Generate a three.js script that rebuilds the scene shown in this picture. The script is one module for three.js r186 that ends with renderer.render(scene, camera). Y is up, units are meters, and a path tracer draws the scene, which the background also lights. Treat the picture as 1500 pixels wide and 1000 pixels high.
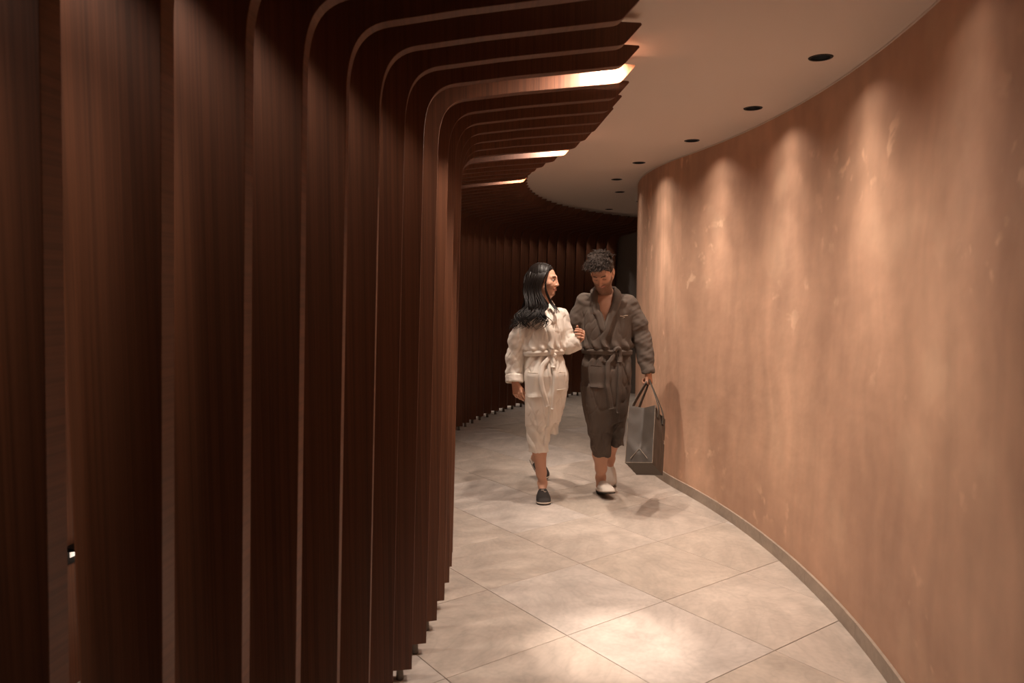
import * as THREE from 'three';
import { ImprovedNoise } from 'three/addons/math/ImprovedNoise.js';
import { mergeGeometries } from 'three/addons/utils/BufferGeometryUtils.js';

// ------------------------------------------------------------ camera, exposure
const scene = new THREE.Scene();
scene.background = new THREE.Color(0x000000);
const FPX = 1100;                                             // focal length in pixels of a 1500 x 1000 frame
const camera = new THREE.PerspectiveCamera(2 * Math.atan(500 / FPX) * 180 / Math.PI, 1.5, 0.05, 60);
const EYE = 1.575;
camera.position.set(0, EYE, 0);
camera.rotation.set(-0.0713, 0, 0);
camera.focus = 5.4;
camera.userData.fStop = 4;
const renderer = new THREE.WebGLRenderer({ antialias: true });
renderer.toneMapping = THREE.LinearToneMapping;
renderer.toneMappingExposure = 0.78;
renderer.shadowMap.enabled = true;
const LAMP = new THREE.Color().setRGB(1, 0.825, 0.69);         // warm white lamps
const I_WALL = [8, 2, 0.8], I_POOL = [[32, 11], [8, 10], [3, 5]], I_BAY = 4.4;      // candela: beam and spill of each lamp

// ------------------------------------------------------------ helpers
const noise = new ImprovedNoise();
const N3 = (x, y, z) => noise.noise(x + 31.7, y + 17.3, z + 9.1);
let seed = 7;
const rnd = () => { seed = (seed * 1664525 + 1013904223) >>> 0; return seed / 4294967296; };
const fbm = (x, y, z, o = 4) => { let s = 0, a = 0.5, f = 1; for (let i = 0; i < o; i++) { s += a * N3(x * f, y * f, z * f + i * 7.7); a *= 0.5; f *= 2.03; } return s; };
const clamp = (v, a, b) => Math.max(a, Math.min(b, v));
const mix = (a, b, t) => a + (b - a) * t;
const sstep = (a, b, v) => { const t = clamp((v - a) / (b - a), 0, 1); return t * t * (3 - 2 * t); };
const V = (x, y, z) => new THREE.Vector3(x, y, z);
const taken = {};
function numbered(name) { const n = taken[name] = (taken[name] ?? -1) + 1; return n ? `${name}_${String(n).padStart(3, '0')}` : name; }
function addMesh(name, geo, mat, parent) {
  const m = new THREE.Mesh(geo, mat); m.name = name; m.castShadow = m.receiveShadow = true;
  parent.add(m); return m;
}
function thing(name, label, category, pos, group) {
  const g = new THREE.Group(); g.name = numbered(name); g.userData = { label, category };
  if (group) g.userData.group = group;
  g.position.set(...pos); scene.add(g); return g;
}
function structure(name, label, geo, mat) {
  const o = geo ? new THREE.Mesh(geo, mat) : new THREE.Group();
  if (geo) o.castShadow = o.receiveShadow = true;
  o.name = name; o.userData = { kind: 'structure', label, category: name.split('_')[0] }; scene.add(o); return o;
}
function dataTex(w, h, fn, srgb = true) {
  const d = new Uint8Array(w * h * 4);
  for (let j = 0; j < h; j++) for (let i = 0; i < w; i++) {
    const c = fn(i, j), k = (j * w + i) * 4;
    d[k] = clamp(c[0], 0, 1) * 255; d[k + 1] = clamp(c[1], 0, 1) * 255; d[k + 2] = clamp(c[2], 0, 1) * 255; d[k + 3] = 255;
  }
  const t = new THREE.DataTexture(d, w, h, THREE.RGBAFormat);
  t.wrapS = t.wrapT = THREE.RepeatWrapping; t.magFilter = THREE.LinearFilter; t.minFilter = THREE.LinearMipmapLinearFilter; t.generateMipmaps = true;
  if (srgb) t.colorSpace = THREE.SRGBColorSpace; t.needsUpdate = true; return t;
}
// ------------------------------------------------------------ plan of the corridor: an S made of two arcs.
// t = metres along the line of the slat fronts, r = metres from it towards the corridor; plan coordinates are (x, depth)
const C1 = [-5.757, 3.818], RF = 5.4205, WID = 1.91, C2 = [5.0474, 6.7813], A0 = -0.4515, H = 2.574;
const DC = Math.hypot(C2[0] - C1[0], C2[1] - C1[1]), PHI = Math.atan2(C2[1] - C1[1], C2[0] - C1[0]);
const TI = (PHI - A0) * RF, R2 = DC - RF;
function plan(t, r) {
  if (t <= TI) { const a = A0 + t / RF, c = Math.cos(a), s = Math.sin(a); return { x: C1[0] + (RF + r) * c, d: C1[1] + (RF + r) * s, nx: c, nd: s }; }
  const b = PHI + Math.PI - (t - TI) / R2, c = Math.cos(b), s = Math.sin(b);
  return { x: C2[0] + (R2 - r) * c, d: C2[1] + (R2 - r) * s, nx: -c, nd: -s };
}
const TURN = 0.35;                                            // the slats stand turned from square to the corridor
const T0 = -4.2, SP = 0.2233, BACK = -1.3;
// where the end wall stands: the line of the slats meets the sight line just left of the plaster corner
let T1 = TI + 3; while (plan(T1, 0).x / plan(T1, 0).d < 0.139) T1 += 0.02;

function curvedSlab(t0, t1, r0, r1, y0, y1, step = 0.12) {
  const n = Math.max(1, Math.ceil((t1 - t0) / step)), pos = [], uv = [], idx = [];
  const quad = (f) => {                       // f(i) -> the two points of one strip row with their uv
    const base = pos.length / 3;
    for (let i = 0; i <= n; i++) for (const [p, u] of f(mix(t0, t1, i / n))) { pos.push(...p); uv.push(...u); }
    for (let i = 0; i < n; i++) { const a = base + i * 2; idx.push(a, a + 2, a + 1, a + 1, a + 2, a + 3); }
  };
  const P = (t, r, y) => { const q = plan(t, r); return [q.x, y, -q.d]; };
  quad((t) => [[P(t, r0, y0), [t, y0]], [P(t, r0, y1), [t, y1]]]);
  quad((t) => [[P(t, r0, y1), [t, y1]], [P(t, r1, y1), [t, y1 + r1 - r0]]]);
  quad((t) => [[P(t, r1, y1), [t, y1]], [P(t, r1, y0), [t, y0]]]);
  quad((t) => [[P(t, r1, y0), [t, r1 - r0]], [P(t, r0, y0), [t, 0]]]);
  for (const [t, flip] of [[t0, 0], [t1, 1]]) {
    const b = pos.length / 3;
    for (const [r, y] of [[r0, y0], [r1, y0], [r1, y1], [r0, y1]]) { pos.push(...P(t, r, y)); uv.push(r, y); }
    flip ? idx.push(b, b + 1, b + 2, b, b + 2, b + 3) : idx.push(b, b + 2, b + 1, b, b + 3, b + 2);
  }
  const g = new THREE.BufferGeometry();
  g.setAttribute('position', new THREE.Float32BufferAttribute(pos, 3)); g.setAttribute('uv', new THREE.Float32BufferAttribute(uv, 2)); g.setIndex(idx); g.computeVertexNormals();
  return g;
}

// ------------------------------------------------------------ materials
const woodMap = (gain) => dataTex(256, 512, (i, j) => {
  const u = i / 256, v = j / 512;
  const c = Math.cos(u * 6.283) * 1.6, s = Math.sin(u * 6.283) * 1.6, w = Math.sin(v * 6.283) * 0.25;
  const streak = fbm(c * 9, s * 9, w * 1.4, 4), broad = fbm(c * 2.2 + 5, s * 2.2, w, 3), pore = N3(c * 42, s * 42, w * 8);
  const k = 0.5 + streak * 0.42 + broad * 0.4 - Math.max(0, pore - 0.25) * 0.35;
  return [gain * mix(0.235, 0.42, k), gain * mix(0.14, 0.262, k), gain * mix(0.09, 0.175, k)];
});
const woodTex = woodMap(1.2);
const woodBump = dataTex(128, 128, (i, j) => { const u = i / 128 * 6.283, c = Math.cos(u) * 14, s = Math.sin(u) * 14; const k = 0.5 + 0.5 * N3(c, s, Math.sin(j / 128 * 6.283) * 0.4); return [k, k, k]; }, false);
woodTex.repeat.set(3.2, 0.6); woodBump.repeat.set(4, 0.6);
const walnut = new THREE.MeshPhysicalMaterial({ map: woodTex, bumpMap: woodBump, bumpScale: 0.0002, roughness: 0.44, specularIntensity: 0.9 });

const WALLLEN = 16;
const plasterTex = dataTex(2048, 512, (i, j) => {
  const u = i / 2048 * WALLLEN, v = j / 512 * 2.6;
  const m = fbm(u * 1.3, v * 0.9, 1, 5), fine = fbm(u * 9, v * 6, 4, 3), warp = fbm(u * 2.2, v * 1.4, 8, 3);
  const drip = fbm(u * 7 + warp, v * 0.7, 12, 3);
  const vein = sstep(0.12, 0.34, fbm(u * 11 + warp * 2, v * 8, 20, 4)) * sstep(0.06, 0.26, fbm(u * 1.5, v * 1.5, 30, 3));
  const blotch = sstep(0.1, 0.35, fbm(u * 3.1, v * 2.3, 40, 4)) * 0.5;
  const k = 1 + m * 0.2 + fine * 0.07 + drip * 0.13 + vein * 0.16 + blotch * 0.06;
  const g = vein * 0.03 + blotch * 0.02 + m * 0.02;
  return [0.80 * k, (0.64 + g) * k, (0.535 + g) * k];
});
const plasterBump = dataTex(2048, 512, (i, j) => { const k = 0.5 + fbm(i / 2048 * WALLLEN * 11, j / 512 * 2.6 * 11, 3, 3) * 0.8; return [k, k, k]; }, false);
plasterTex.repeat.set(1 / WALLLEN, 1 / 2.6); plasterTex.offset.set(0.3, 0); plasterBump.repeat.copy(plasterTex.repeat); plasterBump.offset.copy(plasterTex.offset);
const plaster = new THREE.MeshPhysicalMaterial({ map: plasterTex, bumpMap: plasterBump, bumpScale: 0.002, roughness: 0.62 });
const ceilingPaint = new THREE.MeshStandardMaterial({ color: 0xddd0c5, roughness: 0.9 });
const stoneTex = dataTex(512, 512, (i, j) => {
  const u = i / 512 * 6.283, v = j / 512 * 6.283, a = Math.cos(u) * 1.3, b = Math.sin(u) * 1.3, c = Math.cos(v) * 1.3, d = Math.sin(v) * 1.3;
  const m = fbm(a + c * 0.7, b + d, c - b * 0.4, 4), f = fbm(a * 7 + d * 3, b * 7 + c * 3, c * 6 - d * 4, 3), vein = Math.pow(clamp(1 - Math.abs(fbm(a * 1.6 + 9, b * 1.6 + d, c * 1.6, 3)) * 7, 0, 1), 2);
  const k = 1 + m * 0.17 + f * 0.07 - vein * 0.035;
  return [0.745 * k, 0.705 * k, 0.672 * k];
});
stoneTex.repeat.set(0.8, 0.8);
const stoneBump = dataTex(256, 256, (i, j) => { const u = i / 256 * 6.283, v = j / 256 * 6.283, k = 0.5 + fbm(Math.cos(u) * 5 + Math.cos(v) * 4, Math.sin(u) * 5 + Math.sin(v) * 4, Math.cos(v) * 4 - Math.sin(u) * 3, 3) * 0.6; return [k, k, k]; }, false); stoneBump.repeat.set(1.5, 1.5);
const tileMats = [0xffffff, 0xf8f5f1, 0xfbf8f4, 0xf4f0ea].map((c) => new THREE.MeshPhysicalMaterial({ map: stoneTex, bumpMap: stoneBump, bumpScale: 0.0004, color: c, roughness: 0.42, specularIntensity: 0.7 }));
const grout = new THREE.MeshStandardMaterial({ color: 0xab9c8e, roughness: 0.95 });
const skirting = new THREE.MeshPhysicalMaterial({ map: stoneTex, color: 0xe2d8cc, roughness: 0.5 });
const blackMetal = new THREE.MeshStandardMaterial({ color: 0x1a1715, roughness: 0.45, metalness: 0.7 });
const steel = new THREE.MeshStandardMaterial({ color: 0x6b625a, roughness: 0.4, metalness: 0.8 });
const baffleBlack = new THREE.MeshStandardMaterial({ color: 0x14110f, roughness: 0.6 });
const lensGlow = new THREE.MeshStandardMaterial({ color: 0xffffff, emissive: LAMP, emissiveIntensity: 3, roughness: 0.5 });
const greyPanel = new THREE.MeshStandardMaterial({ color: 0x8f8780, roughness: 0.7 });

// ------------------------------------------------------------ floor with tiles
const floor = structure('floor', 'beige stone tile floor of the curved corridor laid diagonally');
const slab = curvedSlab(T0 - 0.3, T1 + 0.3, BACK - 0.2, WID + 0.4, -0.12, -0.008, 0.3);
addMesh('floor_bed', slab, grout, floor);
{
  const S = 0.64, A = 36 * Math.PI / 180, ux = [Math.cos(A), Math.sin(A)], uy = [-Math.sin(A), Math.cos(A)], o = [0.768, 3.685];
  const geos = [];
  for (let k = 0; k < 8; k++) {
    const w = S - 0.003, c = 0.0015, sh = new THREE.Shape([[-w / 2 + c, -w / 2 + c], [w / 2 - c, -w / 2 + c], [w / 2 - c, w / 2 - c], [-w / 2 + c, w / 2 - c]].map((p) => new THREE.Vector2(...p)));
    const g = new THREE.ExtrudeGeometry(sh, { depth: 0.014, bevelEnabled: true, bevelSize: c, bevelThickness: 0.0015, bevelSegments: 1 });
    g.rotateX(-Math.PI / 2); g.translate(0, -0.0155, 0);
    const uv = g.attributes.uv, dx = rnd() * 9, dy = rnd() * 9, q = k % 4;
    for (let i = 0; i < uv.count; i++) { const x = uv.getX(i), y = uv.getY(i); const [a, b] = [[x, y], [-y, x], [-x, -y], [y, -x]][q]; uv.setXY(i, a + dx, b + dy); }
    geos.push(g);
  }
  // the strip of ground that tiles must cover
  const covers = (x, d) => { let best = 9, br = 0; for (let t = T0; t <= T1; t += 0.1) { const p = plan(t, 0.55), e = Math.hypot(p.x - x, p.d - d); if (e < best) best = e; } return best < 2.0; };
  for (let i = -24; i < 24; i++) for (let j = -24; j < 24; j++) {
    const x = o[0] + ux[0] * (i + 0.5) * S + uy[0] * (j + 0.5) * S, d = o[1] + ux[1] * (i + 0.5) * S + uy[1] * (j + 0.5) * S;
    if (!covers(x, d)) continue;
    const m = addMesh('floor_tile', geos[Math.floor(rnd() * 8)], tileMats[Math.floor(rnd() * 4)], floor);
    m.position.set(x, (rnd() - 0.5) * 0.0008, -d); m.rotation.y = A;
  }
}
// ------------------------------------------------------------ plaster wall on the right, skirting, ceiling, ends
structure('wall_right', 'curved terracotta clay plaster wall', curvedSlab(T0, T1 + 0.05, WID, WID + 0.18, -0.02, H + 0.02), plaster);
const base = structure('baseboard_right', 'low stone baseboard following the curved plaster wall');
for (let t = T0 + 0.13; t < T1; t += 0.47) addMesh('baseboard_tile', curvedSlab(t, Math.min(t + 0.4685, T1), WID - 0.014, WID + 0.001, 0.0005, 0.077, 0.12), skirting, base);
structure('trim_1', 'thin pale trim where the plaster wall meets the ceiling', curvedSlab(T0, T1, WID - 0.007, WID + 0.001, H - 0.007, H + 0.001), ceilingPaint);

// lamps: where they stand
const wallLamps = []; { let t = 0; const r = WID - 0.215; const ang = Math.atan2(3.345 - C1[1], 1.356 - C1[0]); const tA = (ang - A0) * RF;
  for (let k = -2; k <= 6; k++) {             // 0.93 m apart measured along the row of lamps
    const step = k < 0 ? -0.93 : 0.93; let tt = tA, left = Math.abs(k) * 0.93;
    while (left > 0.005) { const a = plan(tt, r), b = plan(tt + Math.sign(step) * 0.005, r); left -= Math.hypot(a.x - b.x, a.d - b.d); tt += Math.sign(step) * 0.005; }
    wallLamps.push([tt, r]);
  } }
wallLamps.push([TI + 5.3, 1.0]);
// a point in the bay after slat i, q metres out from the slat fronts along the turned slats
const inBay = (i, q) => { const p = plan((i + 0.5) * SP, 0), a = Math.atan2(p.nd, p.nx) + TURN, x = p.x + q * Math.cos(a), d = p.d + q * Math.sin(a); return { x, d, ux: Math.cos(a), ud: Math.sin(a) }; };
const poolLamps = [inBay(7, 0.86), inBay(14, 0.86), inBay(20, 0.86)];
{
  const sh = new THREE.Shape(); const n = 90, pts = [];
  for (let i = 0; i <= n; i++) { const p = plan(mix(T0 - 0.1, T1 + 0.1, i / n), BACK - 0.15); pts.push(new THREE.Vector2(p.x, p.d)); }
  for (let i = n; i >= 0; i--) { const p = plan(mix(T0 - 0.1, T1 + 0.1, i / n), WID + 0.15); pts.push(new THREE.Vector2(p.x, p.d)); }
  sh.setFromPoints(pts);
  for (const p of [...wallLamps.map(([t, r]) => plan(t, r)), ...poolLamps]) { const h = new THREE.Path(); h.absarc(p.x, p.d, 0.046, 0, Math.PI * 2, true); sh.holes.push(h); }
  const g = new THREE.ExtrudeGeometry(sh, { depth: 0.09, bevelEnabled: false, curveSegments: 24 });
  g.rotateX(-Math.PI / 2); g.translate(0, H, 0);
  structure('ceiling', 'smooth pale painted ceiling with recessed downlights', g, ceilingPaint);
}
structure('wall_end', 'grey panelled wall closing the far end of the corridor', curvedSlab(T1, T1 + 0.06, BACK - 0.1, WID + 0.1, 0, H, 0.06), greyPanel);
structure('wall_rear', 'dark wall closing the corridor', curvedSlab(T0 - 0.1, T0, BACK - 0.1, WID + 0.1, 0, H, 0.1), walnut);

// ------------------------------------------------------------ slatted wall on the left
const wallLeft = structure('wall_left', 'dark walnut slats curving up from the wall onto the ceiling');
addMesh('back_panel', curvedSlab(T0, T1, BACK - 0.06, BACK, -0.01, H + 0.01), walnut, wallLeft);
{
  const s = new THREE.Shape(), TOP = H - 0.032;
  s.moveTo(-0.168, 0.05); s.lineTo(0, 0.05); s.lineTo(0.066, 2.14);
  s.bezierCurveTo(0.071, 2.275, 0.1, 2.34, 0.19, 2.358);
  s.lineTo(0.41, 2.396); s.lineTo(0.84, 2.458); s.quadraticCurveTo(0.862, 2.462, 0.872, 2.472); s.lineTo(0.93, TOP - 0.006); s.lineTo(0.927, TOP);
  s.lineTo(-0.168, TOP); s.closePath();
  const g = new THREE.ExtrudeGeometry(s, { depth: 0.052, bevelEnabled: true, bevelSize: 0.0012, bevelThickness: 0.0012, bevelSegments: 1, curveSegments: 14 });
  g.translate(0, 0, -0.026);
  const variants = [0, 1, 2, 3, 4].map((k) => { const c = g.clone(), uv = c.attributes.uv; for (let i = 0; i < uv.count; i++) uv.setXY(i, uv.getX(i) + k * 0.173, uv.getY(i) + k * 0.61); return c; });
  const foot = new THREE.CylinderGeometry(0.013, 0.016, 0.05, 10).translate(0, 0.025, 0), hang = new THREE.BoxGeometry(0.03, 0.036, 0.02).translate(0, H - 0.016, 0);
  let k = 0;
  for (let i = -9; i * SP < T1 - 0.06; i++) {
    const p = plan(i * SP - (i < 2 ? 0.022 * Math.pow(2 - i, 1.2) : 0), 0), o = addMesh('slat', variants[k++ % 5], walnut, wallLeft);
    o.position.set(p.x, 0, -p.d); o.rotation.y = Math.atan2(p.nd, p.nx) + TURN;
    for (const r of [-0.045, -0.13]) addMesh('foot', foot, steel, o).position.x = r;
    for (const r of [-0.1, 0.7]) addMesh('hanger', hang, blackMetal, o).position.x = r;
  }
}
// ------------------------------------------------------------ downlights
const lathe = (pts, n = 28) => new THREE.LatheGeometry(pts.map((p) => new THREE.Vector2(...p)), n);
const ringGeo = lathe([[0.040, 0.002], [0.0405, -0.002], [0.050, -0.003], [0.052, -0.0005], [0.052, 0.0005], [0.044, 0.002], [0.040, 0.002]]);
const potGeo = lathe([[0.041, 0.0], [0.036, 0.03], [0.030, 0.05], [0.030, 0.062], [0.0449, 0.062], [0.0449, 0.0], [0.041, 0.0]]);
const lensGeo = new THREE.CylinderGeometry(0.029, 0.029, 0.006, 24).translate(0, 0.055, 0);
function spot(parent, y, intensity, angle, penumbra, size, aim = [0, 0]) {
  const l = new THREE.SpotLight(LAMP, intensity, 0, angle, penumbra, 2); l.position.set(0, y, 0); l.target.position.set(aim[0], y - 1, aim[1]);
  l.castShadow = true; l.shadow.radius = size; l.shadow.mapSize.set(512, 512); parent.add(l, l.target); return l;
}
wallLamps.forEach(([t, r], i) => {
  const p = plan(t, r), last = i === wallLamps.length - 1;
  const g = thing('ceiling_downlight', last ? 'small round recessed downlight in the ceiling past the bend near the far slats' : 'small round black recessed downlight in the row along the plaster wall', 'downlight', [p.x, H, -p.d], last ? undefined : 'downlights along the plaster wall');
  addMesh('trim_ring', ringGeo, blackMetal, g); addMesh('baffle', potGeo, baffleBlack, g); addMesh('lens', lensGeo, lensGlow, g);
  if (last) spot(g, -0.004, 6, 0.7, 1, 1); else if (i < 7) { { const dim = [0.06, 0.32, 0.7, 1, 1, 1, 0.4][i]; [0.42, 0.72, 1.15].forEach((a, k) => spot(g, -0.004, I_WALL[k] * dim, a, 1, 1)); } }
});
poolLamps.forEach((p, i) => {
  const g = thing('slat_downlight', 'recessed downlight shining down between the ceiling slats onto the floor', 'downlight', [p.x, H, -p.d], 'downlights between the ceiling slats');
  addMesh('trim_ring', ringGeo, blackMetal, g); addMesh('baffle', potGeo, baffleBlack, g); addMesh('lens', lensGeo, lensGlow, g);
  spot(g, -0.004, I_POOL[i][0], 0.175, 1, 1); spot(g, -0.004, I_POOL[i][1], 1.5, 1, 1, [-0.1, -0.05]);
});
{
  const puck = lathe([[0, 0], [0.028, 0], [0.028, -0.012], [0.022, -0.014], [0.02, -0.008], [0, -0.008]], 18), lens = new THREE.CylinderGeometry(0.019, 0.019, 0.003, 18).translate(0, -0.0095, 0);
  for (let i = -3; (i + 0.5) * SP < T1 - 0.1; i++) {
    const p = inBay(i, -0.24), g = thing('bay_downlight', 'tiny round downlight behind the slats at the top of a bay', 'downlight', [p.x, H, -p.d], 'downlights behind the slats');
    addMesh('housing', puck, blackMetal, g); addMesh('lens', lens, lensGlow, g);
    spot(g, -0.016, i > 20 ? I_BAY * 0.4 : I_BAY, 0.52, 0.5, 0.8, [0.2 * p.ux, -0.2 * p.ud]);
  }
}
// ------------------------------------------------------------ distance fields for bodies and clothes
const cap = (x, y, z, c) => {                 // c = [ax,ay,az,ra, bx,by,bz,rb]: tapered capsule
  const bx = c[4] - c[0], by = c[5] - c[1], bz = c[6] - c[2], px = x - c[0], py = y - c[1], pz = z - c[2];
  const t = clamp((px * bx + py * by + pz * bz) / (bx * bx + by * by + bz * bz), 0, 1);
  const dx = px - bx * t, dy = py - by * t, dz = pz - bz * t;
  return Math.sqrt(dx * dx + dy * dy + dz * dz) - (c[3] + (c[7] - c[3]) * t);
};
const ell = (x, y, z, cx, cy, cz, rx, ry, rz) => { const a = (x - cx) / rx, b = (y - cy) / ry, c = (z - cz) / rz, k = Math.sqrt(a * a + b * b + c * c); return (k - 1) * Math.min(rx, ry, rz); };
const smin = (a, b, k) => { const h = Math.max(k - Math.abs(a - b), 0) / k; return Math.min(a, b) - h * h * k * 0.25; };
const smax = (a, b, k) => -smin(-a, -b, k);
const capsMin = (list, k) => (x, y, z) => { let d = 9; for (const c of list) d = smin(d, cap(x, y, z, c), k); return d; };
const chain = (...js) => { const o = []; for (let i = 0; i + 1 < js.length; i++) o.push([...js[i], ...js[i + 1]]); return o; };   // joints [x,y,z,r]
function tube(tab, yaw = 0) {                 // table rows [y, cx, cz, rx, rz] from top to bottom: a body or skirt of oval sections
  tab = [...tab].sort((a, b) => a[0] - b[0]); const c = Math.cos(yaw), s = Math.sin(yaw);
  return (x, y, z) => {
    let i = 0; while (i < tab.length - 2 && y > tab[i + 1][0]) i++;
    const A = tab[i], B = tab[i + 1], t = clamp((y - A[0]) / (B[0] - A[0]), 0, 1), u = t * t * (3 - 2 * t) * 0.5 + t * 0.5;
    const X = x - mix(A[1], B[1], u), Z = z - mix(A[2], B[2], u), lx = X * c - Z * s, lz = X * s + Z * c, rx = mix(A[3], B[3], u), rz = mix(A[4], B[4], u);
    const d = (Math.sqrt((lx / rx) ** 2 + (lz / rz) ** 2) - 1) * Math.min(rx, rz);
    const over = Math.max(tab[0][0] - y, y - tab[tab.length - 1][0]);
    return over > 0 ? (d > 0 ? Math.hypot(d, over) : over) : Math.max(d, over);
  };
}
// surface nets
function meshField(f, lo, hi, cell, colour) {
  const n = [0, 1, 2].map((i) => Math.ceil((hi[i] - lo[i]) / cell) + 1), [nx, ny, nz] = n, val = new Float32Array(nx * ny * nz);
  const BL = 5, far = BL * cell * 1.9 + 0.02;      // blocks far from the surface are filled with one value
  for (let C = 0; C < nz; C += BL) for (let B = 0; B < ny; B += BL) for (let A = 0; A < nx; A += BL) {
    const h = (BL - 1) / 2, m = f(lo[0] + (A + h) * cell, lo[1] + (B + h) * cell, lo[2] + (C + h) * cell), skip = Math.abs(m) > far;
    for (let c = C; c < Math.min(nz, C + BL); c++) for (let b = B; b < Math.min(ny, B + BL); b++) for (let a = A; a < Math.min(nx, A + BL); a++) val[(c * ny + b) * nx + a] = skip ? m : f(lo[0] + a * cell, lo[1] + b * cell, lo[2] + c * cell);
  }
  const at = (a, b, c) => (c * ny + b) * nx + a, vid = new Int32Array(nx * ny * nz).fill(-1), pos = [], idx = [];
  for (let c = 0; c < nz - 1; c++) for (let b = 0; b < ny - 1; b++) for (let a = 0; a < nx - 1; a++) {
    let m = 0; for (let q = 0; q < 8; q++) if (val[at(a + (q & 1), b + (q >> 1 & 1), c + (q >> 2))] < 0) m |= 1 << q;
    if (m === 0 || m === 255) continue;
    let sx = 0, sy = 0, sz = 0, cnt = 0;
    for (let q = 0; q < 8; q++) for (const bit of [1, 2, 4]) {
      if (q & bit) continue; const w = q | bit; if ((m >> q & 1) === (m >> w & 1)) continue;
      const v0 = val[at(a + (q & 1), b + (q >> 1 & 1), c + (q >> 2))], v1 = val[at(a + (w & 1), b + (w >> 1 & 1), c + (w >> 2))], t = v0 / (v0 - v1);
      sx += (q & 1) + (bit === 1 ? t : 0); sy += (q >> 1 & 1) + (bit === 2 ? t : 0); sz += (q >> 2) + (bit === 4 ? t : 0); cnt++;
    }
    vid[at(a, b, c)] = pos.length / 3; pos.push(lo[0] + (a + sx / cnt) * cell, lo[1] + (b + sy / cnt) * cell, lo[2] + (c + sz / cnt) * cell);
  }
  for (let c = 1; c < nz - 1; c++) for (let b = 1; b < ny - 1; b++) for (let a = 1; a < nx - 1; a++) {
    const s = val[at(a, b, c)] < 0;
    for (const [da, db, dc, U, W] of [[1, 0, 0, [0, 1, 0], [0, 0, 1]], [0, 1, 0, [0, 0, 1], [1, 0, 0]], [0, 0, 1, [1, 0, 0], [0, 1, 0]]]) {
      if (s === (val[at(a + da, b + db, c + dc)] < 0)) continue;
      const p = vid[at(a, b, c)], q = vid[at(a - U[0], b - U[1], c - U[2])], r = vid[at(a - U[0] - W[0], b - U[1] - W[1], c - U[2] - W[2])], t = vid[at(a - W[0], b - W[1], c - W[2])];
      if (p < 0 || q < 0 || r < 0 || t < 0) continue;
      s ? idx.push(p, q, r, p, r, t) : idx.push(p, r, q, p, t, r);
    }
  }
  const g = new THREE.BufferGeometry(); g.setAttribute('position', new THREE.Float32BufferAttribute(pos, 3)); g.setIndex(idx);
  const nor = new Float32Array(pos.length), e = cell * 0.6;
  for (let i = 0; i < pos.length; i += 3) {
    const [x, y, z] = [pos[i], pos[i + 1], pos[i + 2]];
    let a = f(x + e, y, z) - f(x - e, y, z), b = f(x, y + e, z) - f(x, y - e, z), c = f(x, y, z + e) - f(x, y, z - e); const l = Math.hypot(a, b, c) || 1;
    nor[i] = a / l; nor[i + 1] = b / l; nor[i + 2] = c / l;
  }
  g.setAttribute('normal', new THREE.BufferAttribute(nor, 3));
  const uv = new Float32Array(pos.length / 3 * 2); for (let i = 0; i < uv.length / 2; i++) { uv[i * 2] = pos[i * 3] + pos[i * 3 + 2] * 0.7; uv[i * 2 + 1] = pos[i * 3 + 1]; }
  g.setAttribute('uv', new THREE.BufferAttribute(uv, 2));
  if (colour) { const col = new Float32Array(pos.length); for (let i = 0; i < pos.length; i += 3) col.set(colour(pos[i], pos[i + 1], pos[i + 2]), i); g.setAttribute('color', new THREE.BufferAttribute(col, 3)); }
  return g;
}
const grad = (f, p, e = 0.003) => V(f(p.x + e, p.y, p.z) - f(p.x - e, p.y, p.z), f(p.x, p.y + e, p.z) - f(p.x, p.y - e, p.z), f(p.x, p.y, p.z + e) - f(p.x, p.y, p.z - e)).normalize();
function drop(f, p, off = 0) { p = p.clone(); for (let i = 0; i < 14; i++) { const d = f(p.x, p.y, p.z) - off; if (Math.abs(d) < 0.0004) break; p.addScaledVector(grad(f, p), -clamp(d, -0.03, 0.03) * 0.8); } return p; }
// a cloth band lying on a field along a path
function band(f, pts, width, thick, { closed = false, seg = 60, onto = true, lift = 0 } = {}) {
  const curve = new THREE.CatmullRomCurve3(pts.map((p) => V(...p)), closed, 'centripetal'), K = 7, pos = [], idx = [], uv = [];
  const rows = [];
  for (let i = 0; i <= seg; i++) {
    const t = i / seg, c = curve.getPoint(t), tan = curve.getTangent(t), p0 = onto ? drop(f, c, lift) : c, n0 = grad(f, p0, 0.008), side = V().crossVectors(tan, n0).normalize(), w = typeof width === 'function' ? width(t) : width, ring = [];
    for (let k = 0; k < K; k++) { const s = k / (K - 1) * 2 - 1, q = p0.clone().addScaledVector(side, s * w / 2); const s1 = onto ? drop(f, q, lift) : q; const pr = thick * Math.pow(Math.max(0, 1 - Math.pow(Math.abs(s), 6)), 0.5); ring.push(s1.clone().addScaledVector(n0, pr)); ring.push(s1.clone().addScaledVector(n0, -0.003)); }
    rows.push(ring);
  }
  const order = []; for (let k = 0; k < K; k++) order.push(k * 2); for (let k = K - 1; k >= 0; k--) order.push(k * 2 + 1);
  rows.forEach((r, i) => order.forEach((o, j) => { pos.push(r[o].x, r[o].y, r[o].z); uv.push(j * 0.02, i * 0.02); }));
  const M = order.length; for (let i = 0; i < seg; i++) for (let j = 0; j < M; j++) { const a = i * M + j, b = i * M + (j + 1) % M; idx.push(a, b, a + M, b, b + M, a + M); }
  if (!closed) for (const [b, fl] of [[0, 0], [seg * M, 1]]) for (let j = 1; j < M - 1; j++) fl ? idx.push(b, b + j + 1, b + j) : idx.push(b, b + j, b + j + 1);
  const g = new THREE.BufferGeometry(); g.setAttribute('position', new THREE.Float32BufferAttribute(pos, 3)); g.setAttribute('uv', new THREE.Float32BufferAttribute(uv, 2)); g.setIndex(idx); g.computeVertexNormals(); return g;
}
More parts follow.
